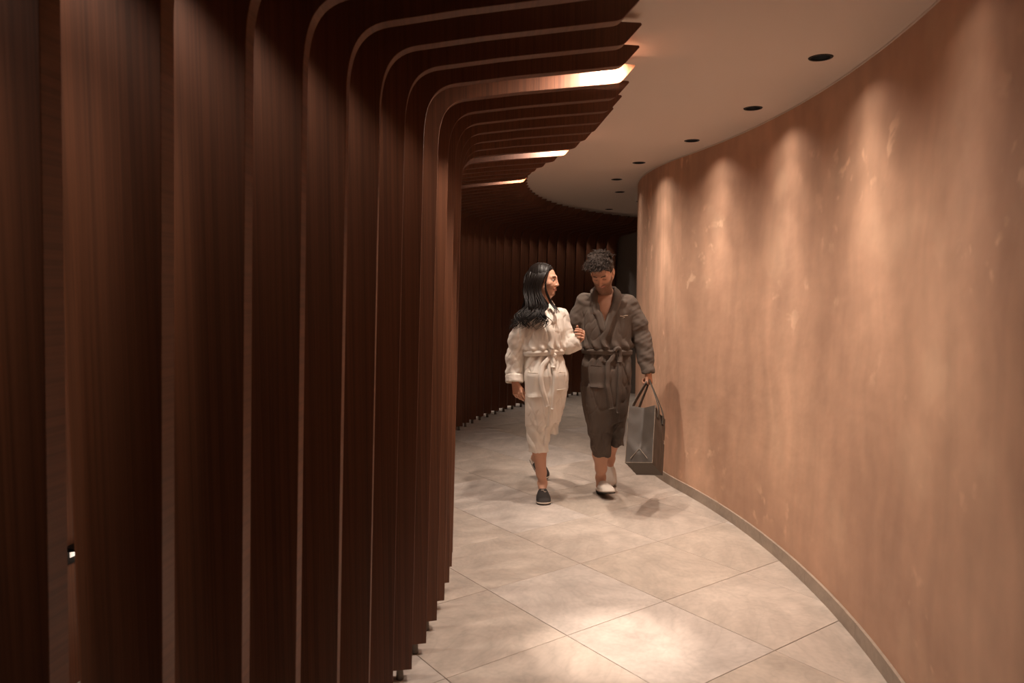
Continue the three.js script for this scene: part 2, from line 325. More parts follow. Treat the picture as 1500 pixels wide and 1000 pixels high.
// head: a field in the head's own frame (face towards +z, chin at -0.115, crown at +0.11)
function headField(man) {
  const w = man ? 1.06 : 1, jawR = man ? 0.026 : 0.02;
  return (x, y, z) => {
    const ax = Math.abs(x);
    let d = ell(x, y, z, 0, 0.03, -0.014, 0.075 * w, 0.088, 0.094);
    d = smin(d, ell(x, y, z, 0, -0.03, 0.022, 0.058 * w, 0.085, 0.07), 0.03);
    d = smin(d, cap(ax, y, z, [0.05 * w, -0.045, 0.0, jawR, 0.008, -0.094, 0.06, jawR * 0.85]), 0.025);
    d = smin(d, cap(ax, y, z, [0.038, -0.022, 0.056, 0.024, 0.036, -0.03, 0.06, 0.02]), 0.02);
    d = smin(d, cap(ax, y, z, [0.006, 0.024, 0.085, 0.010, 0.038, 0.024, 0.068, 0.010]), 0.016);
    d = smax(d, -(Math.hypot(ax - 0.031, y - 0.004, z - 0.1) - 0.02), 0.012);
    d = smin(d, Math.hypot(ax - 0.031, y - 0.003, z - 0.073) - 0.0125, 0.004);
    d = smin(d, cap(x, y, z, [0, 0.014, 0.088, 0.0075, 0, -0.03, man ? 0.114 : 0.104, man ? 0.0105 : 0.009]), 0.012);
    d = smin(d, Math.hypot(ax - 0.011, y + 0.033, z - 0.098) - 0.0075, 0.008);
    d = smin(d, cap(ax, y, z, [0, -0.0585, 0.093, 0.0058, 0.024, -0.056, 0.08, 0.003]), 0.005);
    d = smin(d, cap(ax, y, z, [0, -0.068, 0.091, 0.0066, 0.02, -0.064, 0.08, 0.003]), 0.005);
    d = smax(d, -cap(ax, y, z, [0, -0.063, 0.0985, 0.0022, 0.022, -0.0595, 0.084, 0.0015]), 0.003);
    let ear = ell(x, y, z, 0, -0.008, 0, 1, 1, 1); ear = ell(ax, y, z, 0.077 * w, -0.006, -0.008, 0.010, 0.031, 0.019);
    ear = smax(ear, -ell(ax, y, z, 0.087 * w, -0.004, -0.002, 0.008, 0.02, 0.01), 0.006);
    return smin(d, ear, 0.008);
  };
}
const SKIN = [0.60, 0.335, 0.23];
function faceColour(man) {
  return (x, y, z) => {
    const ax = Math.abs(x); let c = [...SKIN];
    const put = (q, k) => { c = c.map((v, i) => mix(v, q[i], k)); };
    if (z > 0.02) {
      if (man) { const b = sstep(-0.02, -0.05, y + (z < 0.075 ? 0.3 * (z - 0.075) : 0)) * (1 - sstep(0.02, 0, Math.hypot(ax, (y + 0.063) * 1.6, 0) - 0.004) * 0.75); const mus = Math.max(b, sstep(0.012, 0.005, Math.abs(y + 0.05)) * sstep(0.034, 0.024, ax) * sstep(0.07, 0.085, z)); put([0.09, 0.05, 0.032], mus * (0.74 + 0.2 * N3(x * 300, y * 300, z * 300))); }
      put([0.42, 0.13, 0.1], sstep(0.011, 0.006, Math.hypot(ax * 0.3, y + 0.063)) * sstep(0.03, 0.024, ax) * sstep(0.076, 0.083, z));
      put([0.5, 0.46, 0.42], (Math.hypot(ax * 1 - 0.0, (y + 0.063) * 7) < 0.019 && z > 0.08) ? 0.6 : 0);
      put([0.05, 0.03, 0.022], sstep(0.0065, 0.003, Math.abs(y - 0.0245 - 0.003 * Math.cos((ax - 0.03) * 60))) * sstep(0.05, 0.043, ax) * sstep(0.01, 0.016, ax));
      if (man) { put([0.05, 0.03, 0.022], sstep(0.003, 0.0015, Math.abs(y + 0.0035 + 12 * (ax - 0.031) ** 2 * -1)) * sstep(0.014, 0.011, Math.abs(ax - 0.031)) * sstep(0.06, 0.07, z)); return c; }
      const e = Math.hypot((ax - 0.031) * 0.8, (y - 0.003) * 1.9);
      put([0.6, 0.55, 0.5], sstep(0.0125, 0.009, e) * sstep(0.07, 0.075, z)); put([0.03, 0.018, 0.012], sstep(0.0065, 0.005, Math.hypot(ax - 0.032, y - 0.003)) * sstep(0.07, 0.075, z));
      put([0.03, 0.02, 0.016], sstep(0.003, 0.0012, Math.abs(e - 0.0128)) * (y > 0.002 ? 1 : 0.3) * sstep(0.06, 0.068, z));
    }
    return c;
  };
}
// hand: palm and five fingers; W wrist, F finger direction, B back of the hand, thumbSide +1/-1 along F x B
function handField(W, F, B, thumbSide, s, curls, spread = 0.1, thumb = {}) {
  F = V(...F).normalize(); B = V(...B); B.addScaledVector(F, -B.dot(F)).normalize(); const S = V().crossVectors(F, B).multiplyScalar(thumbSide), w = V(...W);
  const P = (a, b, c) => w.clone().addScaledVector(F, a * s).addScaledVector(S, b * s).addScaledVector(B, c * s), J = (p, r) => [p.x, p.y, p.z, r * s];
  const palm = [], fing = [];
  [0, 1, 2, 3].forEach((i) => {
    const b = (1.5 - i) * 0.0205, base = P(0.088 - Math.abs(i - 1.2) * 0.005, b, 0);
    palm.push([...J(P(0, (1.5 - i) * 0.011, 0), 0.015), ...J(base, 0.0115)]);
    let p = base, dir = F.clone().addScaledVector(S, (1.5 - i) * spread).normalize(), ang = 0; const L = [0.076, 0.084, 0.077, 0.06][i], cs = curls[i] ?? curls[0], r = [0.0092, 0.0095, 0.009, 0.008][i];
    [0.44, 0.31, 0.25].forEach((q, k) => { ang += cs[k]; const d2 = dir.clone().multiplyScalar(Math.cos(ang)).addScaledVector(B, -Math.sin(ang)), n = p.clone().addScaledVector(d2, L * q * s); fing.push([i, [...J(p, r - k * 0.0007), ...J(n, r - (k + 1) * 0.0007)]]); p = n; });
  });
  let p = P(0.028, 0.022, -0.006), ang = 0; const td = thumb.dir ?? [0.7, 0.65, -0.3];
  let dir = F.clone().multiplyScalar(td[0]).addScaledVector(S, td[1]).addScaledVector(B, td[2]).normalize();
  [[0.04, 0.0135, 0.0115], [0.032, 0.0112, 0.0098], [0.026, 0.0098, 0.0085]].forEach(([l, a, b], k) => { const n = p.clone().addScaledVector(dir, l * s); fing.push([4, [...J(p, a), ...J(n, b)]]); p = n; dir.addScaledVector(F, 0.2).addScaledVector(S, -0.3 * (thumb.bend ?? 1)).normalize(); });
  const pf = capsMin(palm, 0.012);
  const ff = [0, 1, 2, 3, 4].map((i) => fing.filter((q) => q[0] === i).map((q) => q[1]));
  const box = [w.clone().addScalar(-0.19 * s).toArray(), w.clone().addScalar(0.19 * s).toArray()];
  return { f: (x, y, z) => { const pd = pf(x, y, z); let d = pd; for (const l of ff) { let e = 9; for (const c of l) e = smin(e, cap(x, y, z, c), 0.003); d = Math.min(d, smin(pd, e, 0.008)); } return d; }, box };
}
const skinMat = new THREE.MeshPhysicalMaterial({ vertexColors: true, roughness: 0.5, specularIntensity: 0.5, sheen: 0.15, sheenRoughness: 0.5 });
const clothTex = dataTex(256, 256, (i, j) => { const k = 0.5 + 0.5 * N3(i * 0.55, j * 0.55, 1) * 0.8 + 0.2 * N3(i * 0.13, j * 0.13, 5); return [k, k, k]; }, false); clothTex.repeat.set(6, 6);
const whiteTerry = new THREE.MeshPhysicalMaterial({ color: 0xe9e2d8, roughness: 0.95, bumpMap: clothTex, bumpScale: 0.0012, sheen: 0.3, sheenRoughness: 0.7, sheenColor: new THREE.Color(0xfff4e8) });
const greyTerry = new THREE.MeshPhysicalMaterial({ color: 0x5d524a, roughness: 0.95, bumpMap: clothTex, bumpScale: 0.0012, sheen: 0.25, sheenRoughness: 0.6, sheenColor: new THREE.Color(0x8c7f74) });
const hairBlack = new THREE.MeshPhysicalMaterial({ color: 0x17110e, roughness: 0.5, specularIntensity: 0.6 });
const hairBrown = new THREE.MeshPhysicalMaterial({ color: 0x2c1f16, roughness: 0.6 });
const slipperDark = new THREE.MeshStandardMaterial({ color: 0x3a3634, roughness: 0.9, bumpMap: clothTex, bumpScale: 0.0006 });
const slipperWhite = new THREE.MeshStandardMaterial({ color: 0xdcd3c8, roughness: 0.9, bumpMap: clothTex, bumpScale: 0.0008 });
const soleLight = new THREE.MeshStandardMaterial({ color: 0xb9aa9c, roughness: 0.8 }), soleDark = new THREE.MeshStandardMaterial({ color: 0x25251f, roughness: 0.85 });
const thread = new THREE.MeshStandardMaterial({ color: 0xd8c9b4, roughness: 0.7 });

function frameOf(pos, yaw, pitch, roll) { return new THREE.Matrix4().compose(V(...pos), new THREE.Quaternion().setFromEuler(new THREE.Euler(pitch, yaw, roll, 'YXZ')), V(1, 1, 1)); }
// taper tubes for hair
function strand(pts, r0, r1, seg = 14, sides = 5) {
  const c = new THREE.CatmullRomCurve3(pts), g = new THREE.TubeGeometry(c, seg, 1, sides, false), p = g.attributes.position, n = g.attributes.normal;
  for (let i = 0; i <= seg; i++) { const o = c.getPointAt(i / seg), t = i / seg, r = mix(r0, r1, t * t) * (t < 0.04 ? 0.5 : 1); for (let j = 0; j <= sides; j++) { const k = i * (sides + 1) + j; p.setXYZ(k, o.x + n.getX(k) * r, o.y + n.getY(k) * r, o.z + n.getZ(k) * r); } }
  return g;
}
// slipper in its own frame: sole on y = 0, toes towards +z, heel at z = -0.13
function slipper(parent, m4, upperMat, edgeMat, soleMat, mark) {
  const g = new THREE.Group(); g.name = 'slipper'; g.applyMatrix4(m4); parent.add(g);
  const half = (z) => { const t = clamp((z + 0.13) / 0.265, 0, 1); return 0.031 + 0.015 * Math.sin(t * 3.0 - 0.6) ; };
  const plan2 = (x, z, inset) => { const e = Math.max(-0.1 - z, z - 0.09, 0); const zz = clamp(z, -0.1, 0.09), r = half(zz) - inset; return Math.hypot(x, e) - r; };
  const soleF = (lo, hi, inset) => (x, y, z) => smax(plan2(x, z, inset), Math.max(lo - y, y - hi), 0.004);
  addMesh('sole', meshField(soleF(0.0, 0.008, 0.0), [-0.06, -0.01, -0.16], [0.06, 0.02, 0.16], 0.003), soleMat, g);
  addMesh('sole_edge', meshField(soleF(0.007, 0.016, -0.001), [-0.06, 0, -0.16], [0.06, 0.025, 0.16], 0.003), edgeMat, g);
  const up = (x, y, z) => {
    const top = 0.082 - 0.34 * Math.max(0, z + 0.03) - 3.2 * Math.max(0, z - 0.08) ** 2;
    const k = plan2(x, z, 0.0) + Math.max(0, y - 0.03) * 0.35; let d = smax(k, y - top, 0.03);
    d = smax(d, 0.012 - y, 0.003);
    const inner = smax(plan2(x, z, 0.006) + Math.max(0, y - 0.03) * 0.35, y - top + 0.006, 0.03);
    d = Math.max(d, -Math.max(inner, 0.016 - y));
    return smax(d, -(z - (-0.045 + 0.5 * (y - 0.03) + 5 * x * x)), 0.004);
  };
  addMesh('upper', meshField(up, [-0.06, 0, -0.06], [0.06, 0.085, 0.16], 0.0028), upperMat, g);
  if (mark) { const parts = []; for (const [a, b] of mark) parts.push(band(up, [[a[0], 0.09, a[1]], [(a[0] + b[0]) / 2, 0.09, (a[1] + b[1]) / 2], [b[0], 0.09, b[1]]], 0.004, 0.0014, { seg: 8 })); addMesh('emblem', mergeGeometries(parts), thread, g); }
  return g;
}
const footBones = (m4, toe = 0.085) => { const J = (x, y, z, r) => [...V(x, y, z).applyMatrix4(m4).toArray(), r]; return [[...J(0, 0.034, -0.095, 0.022), ...J(0, 0.028, toe, 0.012)], [...J(-0.015, 0.03, 0.02, 0.02), ...J(-0.018, 0.028, 0.08, 0.014)], [...J(0.018, 0.03, 0.02, 0.018), ...J(0.02, 0.028, 0.075, 0.013)], [...J(0, 0.09, -0.075, 0.034), ...J(0, 0.032, 0.02, 0.02)], [...J(0, 0.09, -0.075, 0.034), ...J(0, 0.038, -0.1, 0.026)]]; };
const ankleOf = (m4) => V(0, 0.105, -0.075).applyMatrix4(m4).toArray();
const crease = (x, y, z) => { const c = Math.max(0, 0.16 - Math.abs(N3(x * 6.5 + 3, y * 4.2 + x * 5, z * 6.5))) / 0.16, e = Math.max(0, 0.14 - Math.abs(N3(x * 9 - 7, y * 8 - x * 10, z * 9))) / 0.14; return 0.0055 * c * c + 0.003 * e * e; };
const wrinkle = (x, y, z, a = 1) => a * (0.0075 * N3(x * 13, y * 2.6, z * 13) + 0.0035 * N3(x * 30, y * 9, z * 30 + 4));
const fold = (x, y, z, a) => a * (0.009 * N3(x * 7, y * 17 + x * 9, z * 7) + 0.004 * N3(x * 16, y * 38 - x * 18, z * 16));
function onHead(M, f) { const I = M.clone().invert(), e = I.elements; return (x, y, z) => f(e[0] * x + e[4] * y + e[8] * z + e[12], e[1] * x + e[5] * y + e[9] * z + e[13], e[2] * x + e[6] * y + e[10] * z + e[14]); }
const headBox = (M, s = 0.19) => { const c = V().setFromMatrixPosition(M); return [c.clone().addScalar(-s).toArray(), c.clone().addScalar(s).toArray()]; };
const plainSkin = () => SKIN;
// body = limbs and trunk on a coarse grid, head and hands on fine ones, joined into one surface
function bodyMesh(name, parent, coarse, lo, hi, headM, man, neckCap, hands) {
  const hf = onHead(headM, headField(man)), hc = onHead(headM, faceColour(man));
  const hb = headBox(headM, 0.165), nk = (x, y, z) => cap(x, y, z, neckCap);
  const parts = [meshField(coarse, lo, hi, 0.009, plainSkin), meshField((x, y, z) => smin(hf(x, y, z), nk(x, y, z), 0.025), hb[0], hb[1], 0.0032, hc)];
  for (const h of hands) parts.push(meshField(h.f, h.box[0], h.box[1], 0.0032, plainSkin));
  return addMesh(name, mergeGeometries(parts), skinMat, parent);
}
const blob = (p, rx, ry, rz) => { const g = new THREE.SphereGeometry(1, 20, 14); g.scale(rx, ry, rz); g.translate(...p); return g; };

// ============================================================ the woman in the white robe
{
  const P = thing('person', 'person with long dark hair in a white belted bathrobe and dark slippers, holding an arm', 'person', [0.23, 0, -5.42]);
  const YAW = 0.32;
  const trunkTab = [[1.475, 0, -0.02, 0.052, 0.052], [1.44, 0, -0.015, 0.08, 0.066], [1.405, 0, -0.01, 0.128, 0.085], [1.35, 0, 0, 0.158, 0.11], [1.27, 0, 0.005, 0.158, 0.132], [1.19, 0.0, 0.005, 0.152, 0.13], [1.135, -0.005, 0, 0.15, 0.122], [1.095, -0.005, 0, 0.137, 0.106], [1.04, 0.005, 0, 0.152, 0.12], [0.95, 0.012, 0, 0.172, 0.142], [0.85, 0.012, -0.01, 0.17, 0.148], [0.72, 0.008, -0.02, 0.15, 0.14], [0.6, 0.0, -0.03, 0.125, 0.125]];
  const trunk = tube(trunkTab, YAW);
  const legTube = tube([[0.8, -0.03, 0.0, 0.125, 0.13], [0.68, -0.034, 0.0, 0.113, 0.118], [0.55, -0.036, -0.015, 0.095, 0.1], [0.45, -0.036, -0.035, 0.08, 0.086], [0.372, -0.036, -0.05, 0.073, 0.078]], 0.2);
  const backPanel = tube([[0.85, 0.05, -0.05, 0.12, 0.12], [0.7, 0.058, -0.1, 0.092, 0.125], [0.58, 0.06, -0.15, 0.066, 0.125], [0.487, 0.062, -0.18, 0.05, 0.12]], 0.1);
  const armR = chain([-0.128, 1.365, 0.03, 0.062], [-0.188, 1.2, 0.02, 0.066], [-0.205, 1.08, 0.005, 0.062], [-0.212, 0.965, 0.03, 0.057], [-0.212, 0.915, 0.045, 0.056]);
  const armL = chain([0.125, 1.375, -0.05, 0.058], [0.15, 1.25, -0.05, 0.058], [0.158, 1.155, -0.04, 0.056], [0.2, 1.165, -0.015, 0.056], [0.245, 1.185, -0.005, 0.055]);
  const sleeveR = capsMin(armR, 0.03), sleeveL = capsMin(armL, 0.03);
  const robe = (x, y, z) => {
    let d = smin(trunk(x, y, z), legTube(x, y, z), 0.05);
    d = smin(d, backPanel(x, y, z), 0.025);
    const th = Math.atan2(x, z);
    d += 0.006 * Math.cos(th * 11 + 2.2 * Math.sin(y * 9)) * sstep(0.7, 1.06, y) * sstep(1.11, 1.085, y);           // gathers under the belt
    d -= 0.012 * Math.exp(-(((y - 1.145) / 0.028) ** 2)) * (1 + 0.9 * Math.sin(th * 13 + y * 30));                  // blousing above it
    d += 0.004 * Math.sin((y * 0.8 + x * 1.1) * 70) * sstep(0.66, 0.5, y);                                         // drag lines at the knee
    d = smin(d, sleeveR(x, y, z) + fold(x, y, z, 1), 0.014);
    d = smin(d, sleeveL(x, y, z) + fold(x + 2, y, z, 1), 0.014);
    d += crease(x, y, z) - wrinkle(x, y, z);
    // open neck
    const v = sstep(0.0, 0.03, (y - 1.36) * 0.42 - Math.abs(x - 0.035)) * sstep(0, 0.03, z);
    d += v * 0.03;
    // hollow cuffs
    d = Math.max(d, -cap(x, y, z, [-0.212, 0.93, 0.04, 0.04, -0.212, 0.8, 0.05, 0.042]));
    d = Math.max(d, -cap(x, y, z, [0.25, 1.187, -0.005, 0.042, 0.4, 1.22, 0.0, 0.042]));
    d = smax(d, x - 0.262, 0.01);
    d = smax(d, (y < 0.93 && x < -0.14 ? 0.905 - y : -1), 0.008);
    return d;
  };
  const trunkOnly = (x, y, z) => { const th = Math.atan2(x, z); let d = smin(smin(trunk(x, y, z), legTube(x, y, z), 0.05), backPanel(x, y, z), 0.025); return d + 0.006 * Math.cos(th * 11 + 2.2 * Math.sin(y * 9)) * sstep(0.7, 1.06, y) * sstep(1.11, 1.085, y) - 0.012 * Math.exp(-(((y - 1.145) / 0.028) ** 2)) * (1 + 0.9 * Math.sin(th * 13 + y * 30)) - wrinkle(x, y, z); };
  addMesh('bathrobe', meshField(robe, [-0.31, 0.34, -0.34], [0.31, 1.5, 0.2], 0.0065), whiteTerry, P);
  // rolled cuffs
  const cuff = (a, b, r) => (x, y, z) => { const d = cap(x, y, z, [...a, r, ...b, r]); const ax = V(...b).sub(V(...a)), L = ax.length(); ax.normalize(); const t = (x - a[0]) * ax.x + (y - a[1]) * ax.y + (z - a[2]) * ax.z; return smax(smax(d, Math.max(-t, t - L), 0.012), -(d + 0.016), 0.004) - 0.0025 * N3(x * 40, y * 40, z * 40); };
  addMesh('cuff', meshField(cuff([-0.212, 0.952, 0.034], [-0.212, 0.893, 0.05], 0.066), [-0.3, 0.86, -0.06], [-0.12, 0.99, 0.14], 0.005), whiteTerry, P);
  addMesh('cuff', meshField(cuff([0.19, 1.166, -0.018], [0.258, 1.192, -0.004], 0.063), [0.14, 1.08, -0.1], [0.32, 1.28, 0.09], 0.005), whiteTerry, P);
  // collar, belt, knot, tails, pockets
  addMesh('collar', mergeGeometries([
    band(trunkOnly, [[0.075, 1.12, 0.2], [0.085, 1.22, 0.2], [0.06, 1.32, 0.18], [-0.005, 1.41, 0.12], [-0.045, 1.46, 0.04], [-0.04, 1.475, -0.05], [0, 1.48, -0.08]], (t) => 0.055, 0.011, { seg: 40 }),
    band(trunkOnly, [[0.05, 1.345, 0.2], [0.075, 1.39, 0.14], [0.07, 1.45, 0.05], [0.05, 1.475, -0.04], [0, 1.48, -0.08]], (t) => 0.055, 0.01, { seg: 30 })]), whiteTerry, P);
  const ring = (y, n = 16) => Array.from({ length: n }, (_, i) => [Math.sin(i / n * 6.283) * 0.2, y, Math.cos(i / n * 6.283) * 0.18]);
  const beltF = (x, y, z) => trunk(x, y, z) - 0.006;
  addMesh('belt', mergeGeometries([band(beltF, ring(1.097), 0.042, 0.012, { closed: true, seg: 90 }), blob([0.062, 1.095, 0.113], 0.026, 0.024, 0.018),
    band(beltF, [[0.055, 1.095, 0.15], [0.02, 1.075, 0.2], [-0.018, 1.02, 0.2], [-0.03, 0.94, 0.2], [-0.01, 0.83, 0.22], [0.03, 0.73, 0.2]], (t) => 0.036, 0.01, { seg: 44, lift: 0.004 }),
    band(beltF, [[0.066, 1.095, 0.15], [0.09, 1.06, 0.2], [0.105, 0.98, 0.2], [0.1, 0.86, 0.2], [0.088, 0.70, 0.2]], (t) => 0.036, 0.01, { seg: 40, lift: 0.004 }),
    band(beltF, [[0.05, 1.1, 0.15], [0.08, 1.105, 0.2], [0.1, 1.08, 0.2], [0.088, 1.03, 0.2]], 0.034, 0.018, { seg: 16, lift: 0.008 })]), whiteTerry, P);
  for (const [cx, y0, y1] of [[-0.085, 0.99, 0.80], [0.15, 1.0, 0.85]]) addMesh('pocket', band(trunkOnly, [[cx, y0, 0.22 - Math.abs(cx) * 0.3], [cx, (y0 + y1) / 2, 0.22 - Math.abs(cx) * 0.3], [cx + 0.005, y1, 0.22 - Math.abs(cx) * 0.3]], 0.125, cx > 0 ? 0.016 : 0.009, { seg: 24 }), whiteTerry, P);
  addMesh('front_edge', band(trunkOnly, [[0.075, 1.06, 0.2], [0.075, 0.9, 0.2], [0.062, 0.75, 0.2], [0.05, 0.6, 0.15], [0.046, 0.42, 0.1]], 0.03, 0.007, { seg: 40 }), whiteTerry, P);
  // feet, legs, arms, head
  const fA = frameOf([0.0, 0, -0.06], 0.02, 0, 0).scale(V(1.16, 1.22, 0.97)), fB = frameOf([-0.012, 0.078, -0.72], 0.56, 0.52, 0).scale(V(1.12, 1.15, 0.97));
  const aA = ankleOf(fA), aB = ankleOf(fB);
  const bones = [
    ...chain([-0.05, 0.9, 0, 0.085], [-0.036, 0.5, -0.025, 0.052], [-0.026, 0.36, -0.07, 0.05], [-0.012, 0.2, -0.1, 0.038], [...aA, 0.031]), ...footBones(fA),
    ...chain([0.06, 0.9, -0.03, 0.085], [0.03, 0.5, -0.33, 0.052], [-0.01, 0.34, -0.56, 0.052], [...aB, 0.032]), ...footBones(fB),
    ...chain([0.0, 0.95, -0.01, 0.1], [0, 1.15, 0, 0.085], [0, 1.3, 0, 0.095], [0, 1.4, -0.01, 0.06], [0.002, 1.47, -0.012, 0.05]),
    ...chain([-0.1, 1.38, 0.02, 0.045], [-0.19, 1.09, 0.01, 0.036], [-0.205, 0.9, 0.05, 0.024]),
    ...chain([0.1, 1.385, -0.04, 0.045], [0.155, 1.16, -0.04, 0.036], [0.262, 1.2, -0.02, 0.023])];
  const headM = frameOf([0.0, 1.628, 0.0], 1.22, 0.02, 0.02);
  const handR = handField([-0.206, 0.895, 0.052], [0.22, -1, 0.2], [-0.5, 0.1, 0.85], -1, 0.93, [[0.35, 0.4, 0.3], [0.4, 0.45, 0.3], [0.5, 0.5, 0.35], [0.6, 0.5, 0.35]], 0.05, { dir: [0.85, 0.35, -0.4] });
  const handL = handField([0.262, 1.2, -0.045], [0.3, 0.5, 0.85], [0.88, -0.25, -0.3], 1, 0.9, [[1.0, 0.6, 0.3], [1.0, 0.6, 0.3], [1.05, 0.6, 0.3], [1.1, 0.6, 0.3]], 0.1, { dir: [0.5, 0.6, -0.5] });
  bodyMesh('body', P, capsMin(bones, 0.02), [-0.32, 0.0, -0.92], [0.33, 1.52, 0.16], headM, false, [0.0, 1.42, -0.015, 0.05, 0.004, 1.56, 0.0, 0.045], [handR, handL]);
  const mark = [[[-0.012, 0.02], [0.006, 0.022]], [[0.004, 0.036], [0.01, 0.044]], [[0.01, 0.044], [0.02, 0.036]]];
  slipper(P, fA, slipperDark, soleLight, soleDark, mark); slipper(P, fB, slipperDark, soleLight, soleDark);
  // hair: a close cap and long waved locks
  const capF = onHead(headM, (x, y, z) => { const e = smin(ell(x, y, z, 0, 0.033, -0.02, 0.086, 0.096, 0.104), ell(x, y, z, 0, -0.05, -0.06, 0.08, 0.1, 0.06), 0.04); const cut = z - (0.022 + 1.0 * Math.max(0, y - 0.035)) - 0.02 * sstep(0, -0.06, y); return smax(e, Math.min(cut, 0.09 - y + 0.2 * Math.max(0, 0.05 - z)), 0.008) - 0.002 * N3(x * 12, y * 12, z * 90); });
  const hb = headBox(headM, 0.2), geos = [meshField(capF, hb[0], hb[1], 0.0045)];
  geos[0].deleteAttribute('uv');
  const L = (x, y, z) => V(x, y, z).applyMatrix4(headM), n = 190;
  for (let i = 0; i < n; i++) {
    const u = rnd(), j = () => (rnd() - 0.5), ph = rnd() * 6.28, near = i % 4 !== 3;
    let pts;
    if (near) {
      const tz = 0.052 - 0.15 * u, top = L(-0.01 + j() * 0.01, 0.031 + 0.096 * Math.sqrt(1 - ((tz + 0.02) / 0.106) ** 2), tz), side = L(-0.09 + 0.02 * Math.abs(u - 0.4), 0.03, 0.03 - 0.13 * u), low = L(-0.094 + j() * 0.012, -0.07, 0.006 - 0.13 * u);
      const len = 0.35 + 0.65 * Math.pow(rnd(), 0.7), x1 = mix(0.01, -0.13, u) + j() * 0.02, drift = mix(-0.01, -0.1, u) + j() * 0.05, am = 0.02 + 0.02 * rnd();
      pts = [top, side, low];
      for (let q = 1; q <= 6; q++) { const w = q / 6 * len; pts.push(V(x1 + drift * w + Math.sin(ph * 0.3 + u * 7 + w * 9) * am * (0.25 + w), 1.47 - 0.19 * w, 0.115 + 0.045 * Math.sin(Math.min(w, 0.7) * 2.2) - 0.03 * u + Math.cos(ph * 0.35 + w * 8) * 0.01 + j() * 0.006)); }
    } else {
      const s = j() * 0.16; pts = [L(0.02 + j() * 0.03, 0.118, 0.0 - 0.05 * u), L(s * 0.6, 0.04, -0.122), L(s, -0.08, -0.122), V(-0.13 + j() * 0.05, 1.44, s * 0.5), V(-0.17 + j() * 0.05, 1.37, 0.03 + s * 0.4), V(-0.22 + j() * 0.07, 1.31 + j() * 0.06, 0.05 + s * 0.4)];
    }
    const g = strand(pts, 0.0058 + rnd() * 0.003, 0.0008, 30, 5); g.deleteAttribute('uv'); geos.push(g);
  }
  for (let i = 0; i < 14; i++) {              // thin locks by the face, falling in front of the neck
    const k = rnd(), pts = [L(-0.03, 0.112, 0.06), L(-0.078, 0.03, 0.045), L(-0.082, -0.06, 0.035 + k * 0.01), V(0.045 + k * 0.02, 1.46, 0.08), V(0.07 + k * 0.03, 1.42, 0.11), V(0.05 + k * 0.06, 1.385 + k * 0.02, 0.135)];
    const g = strand(pts, 0.0045, 0.001, 20, 5); g.deleteAttribute('uv'); geos.push(g);
  }
  addMesh('hair', mergeGeometries(geos.map((g) => g.index ? g.toNonIndexed() : g)), hairBlack, P);
}
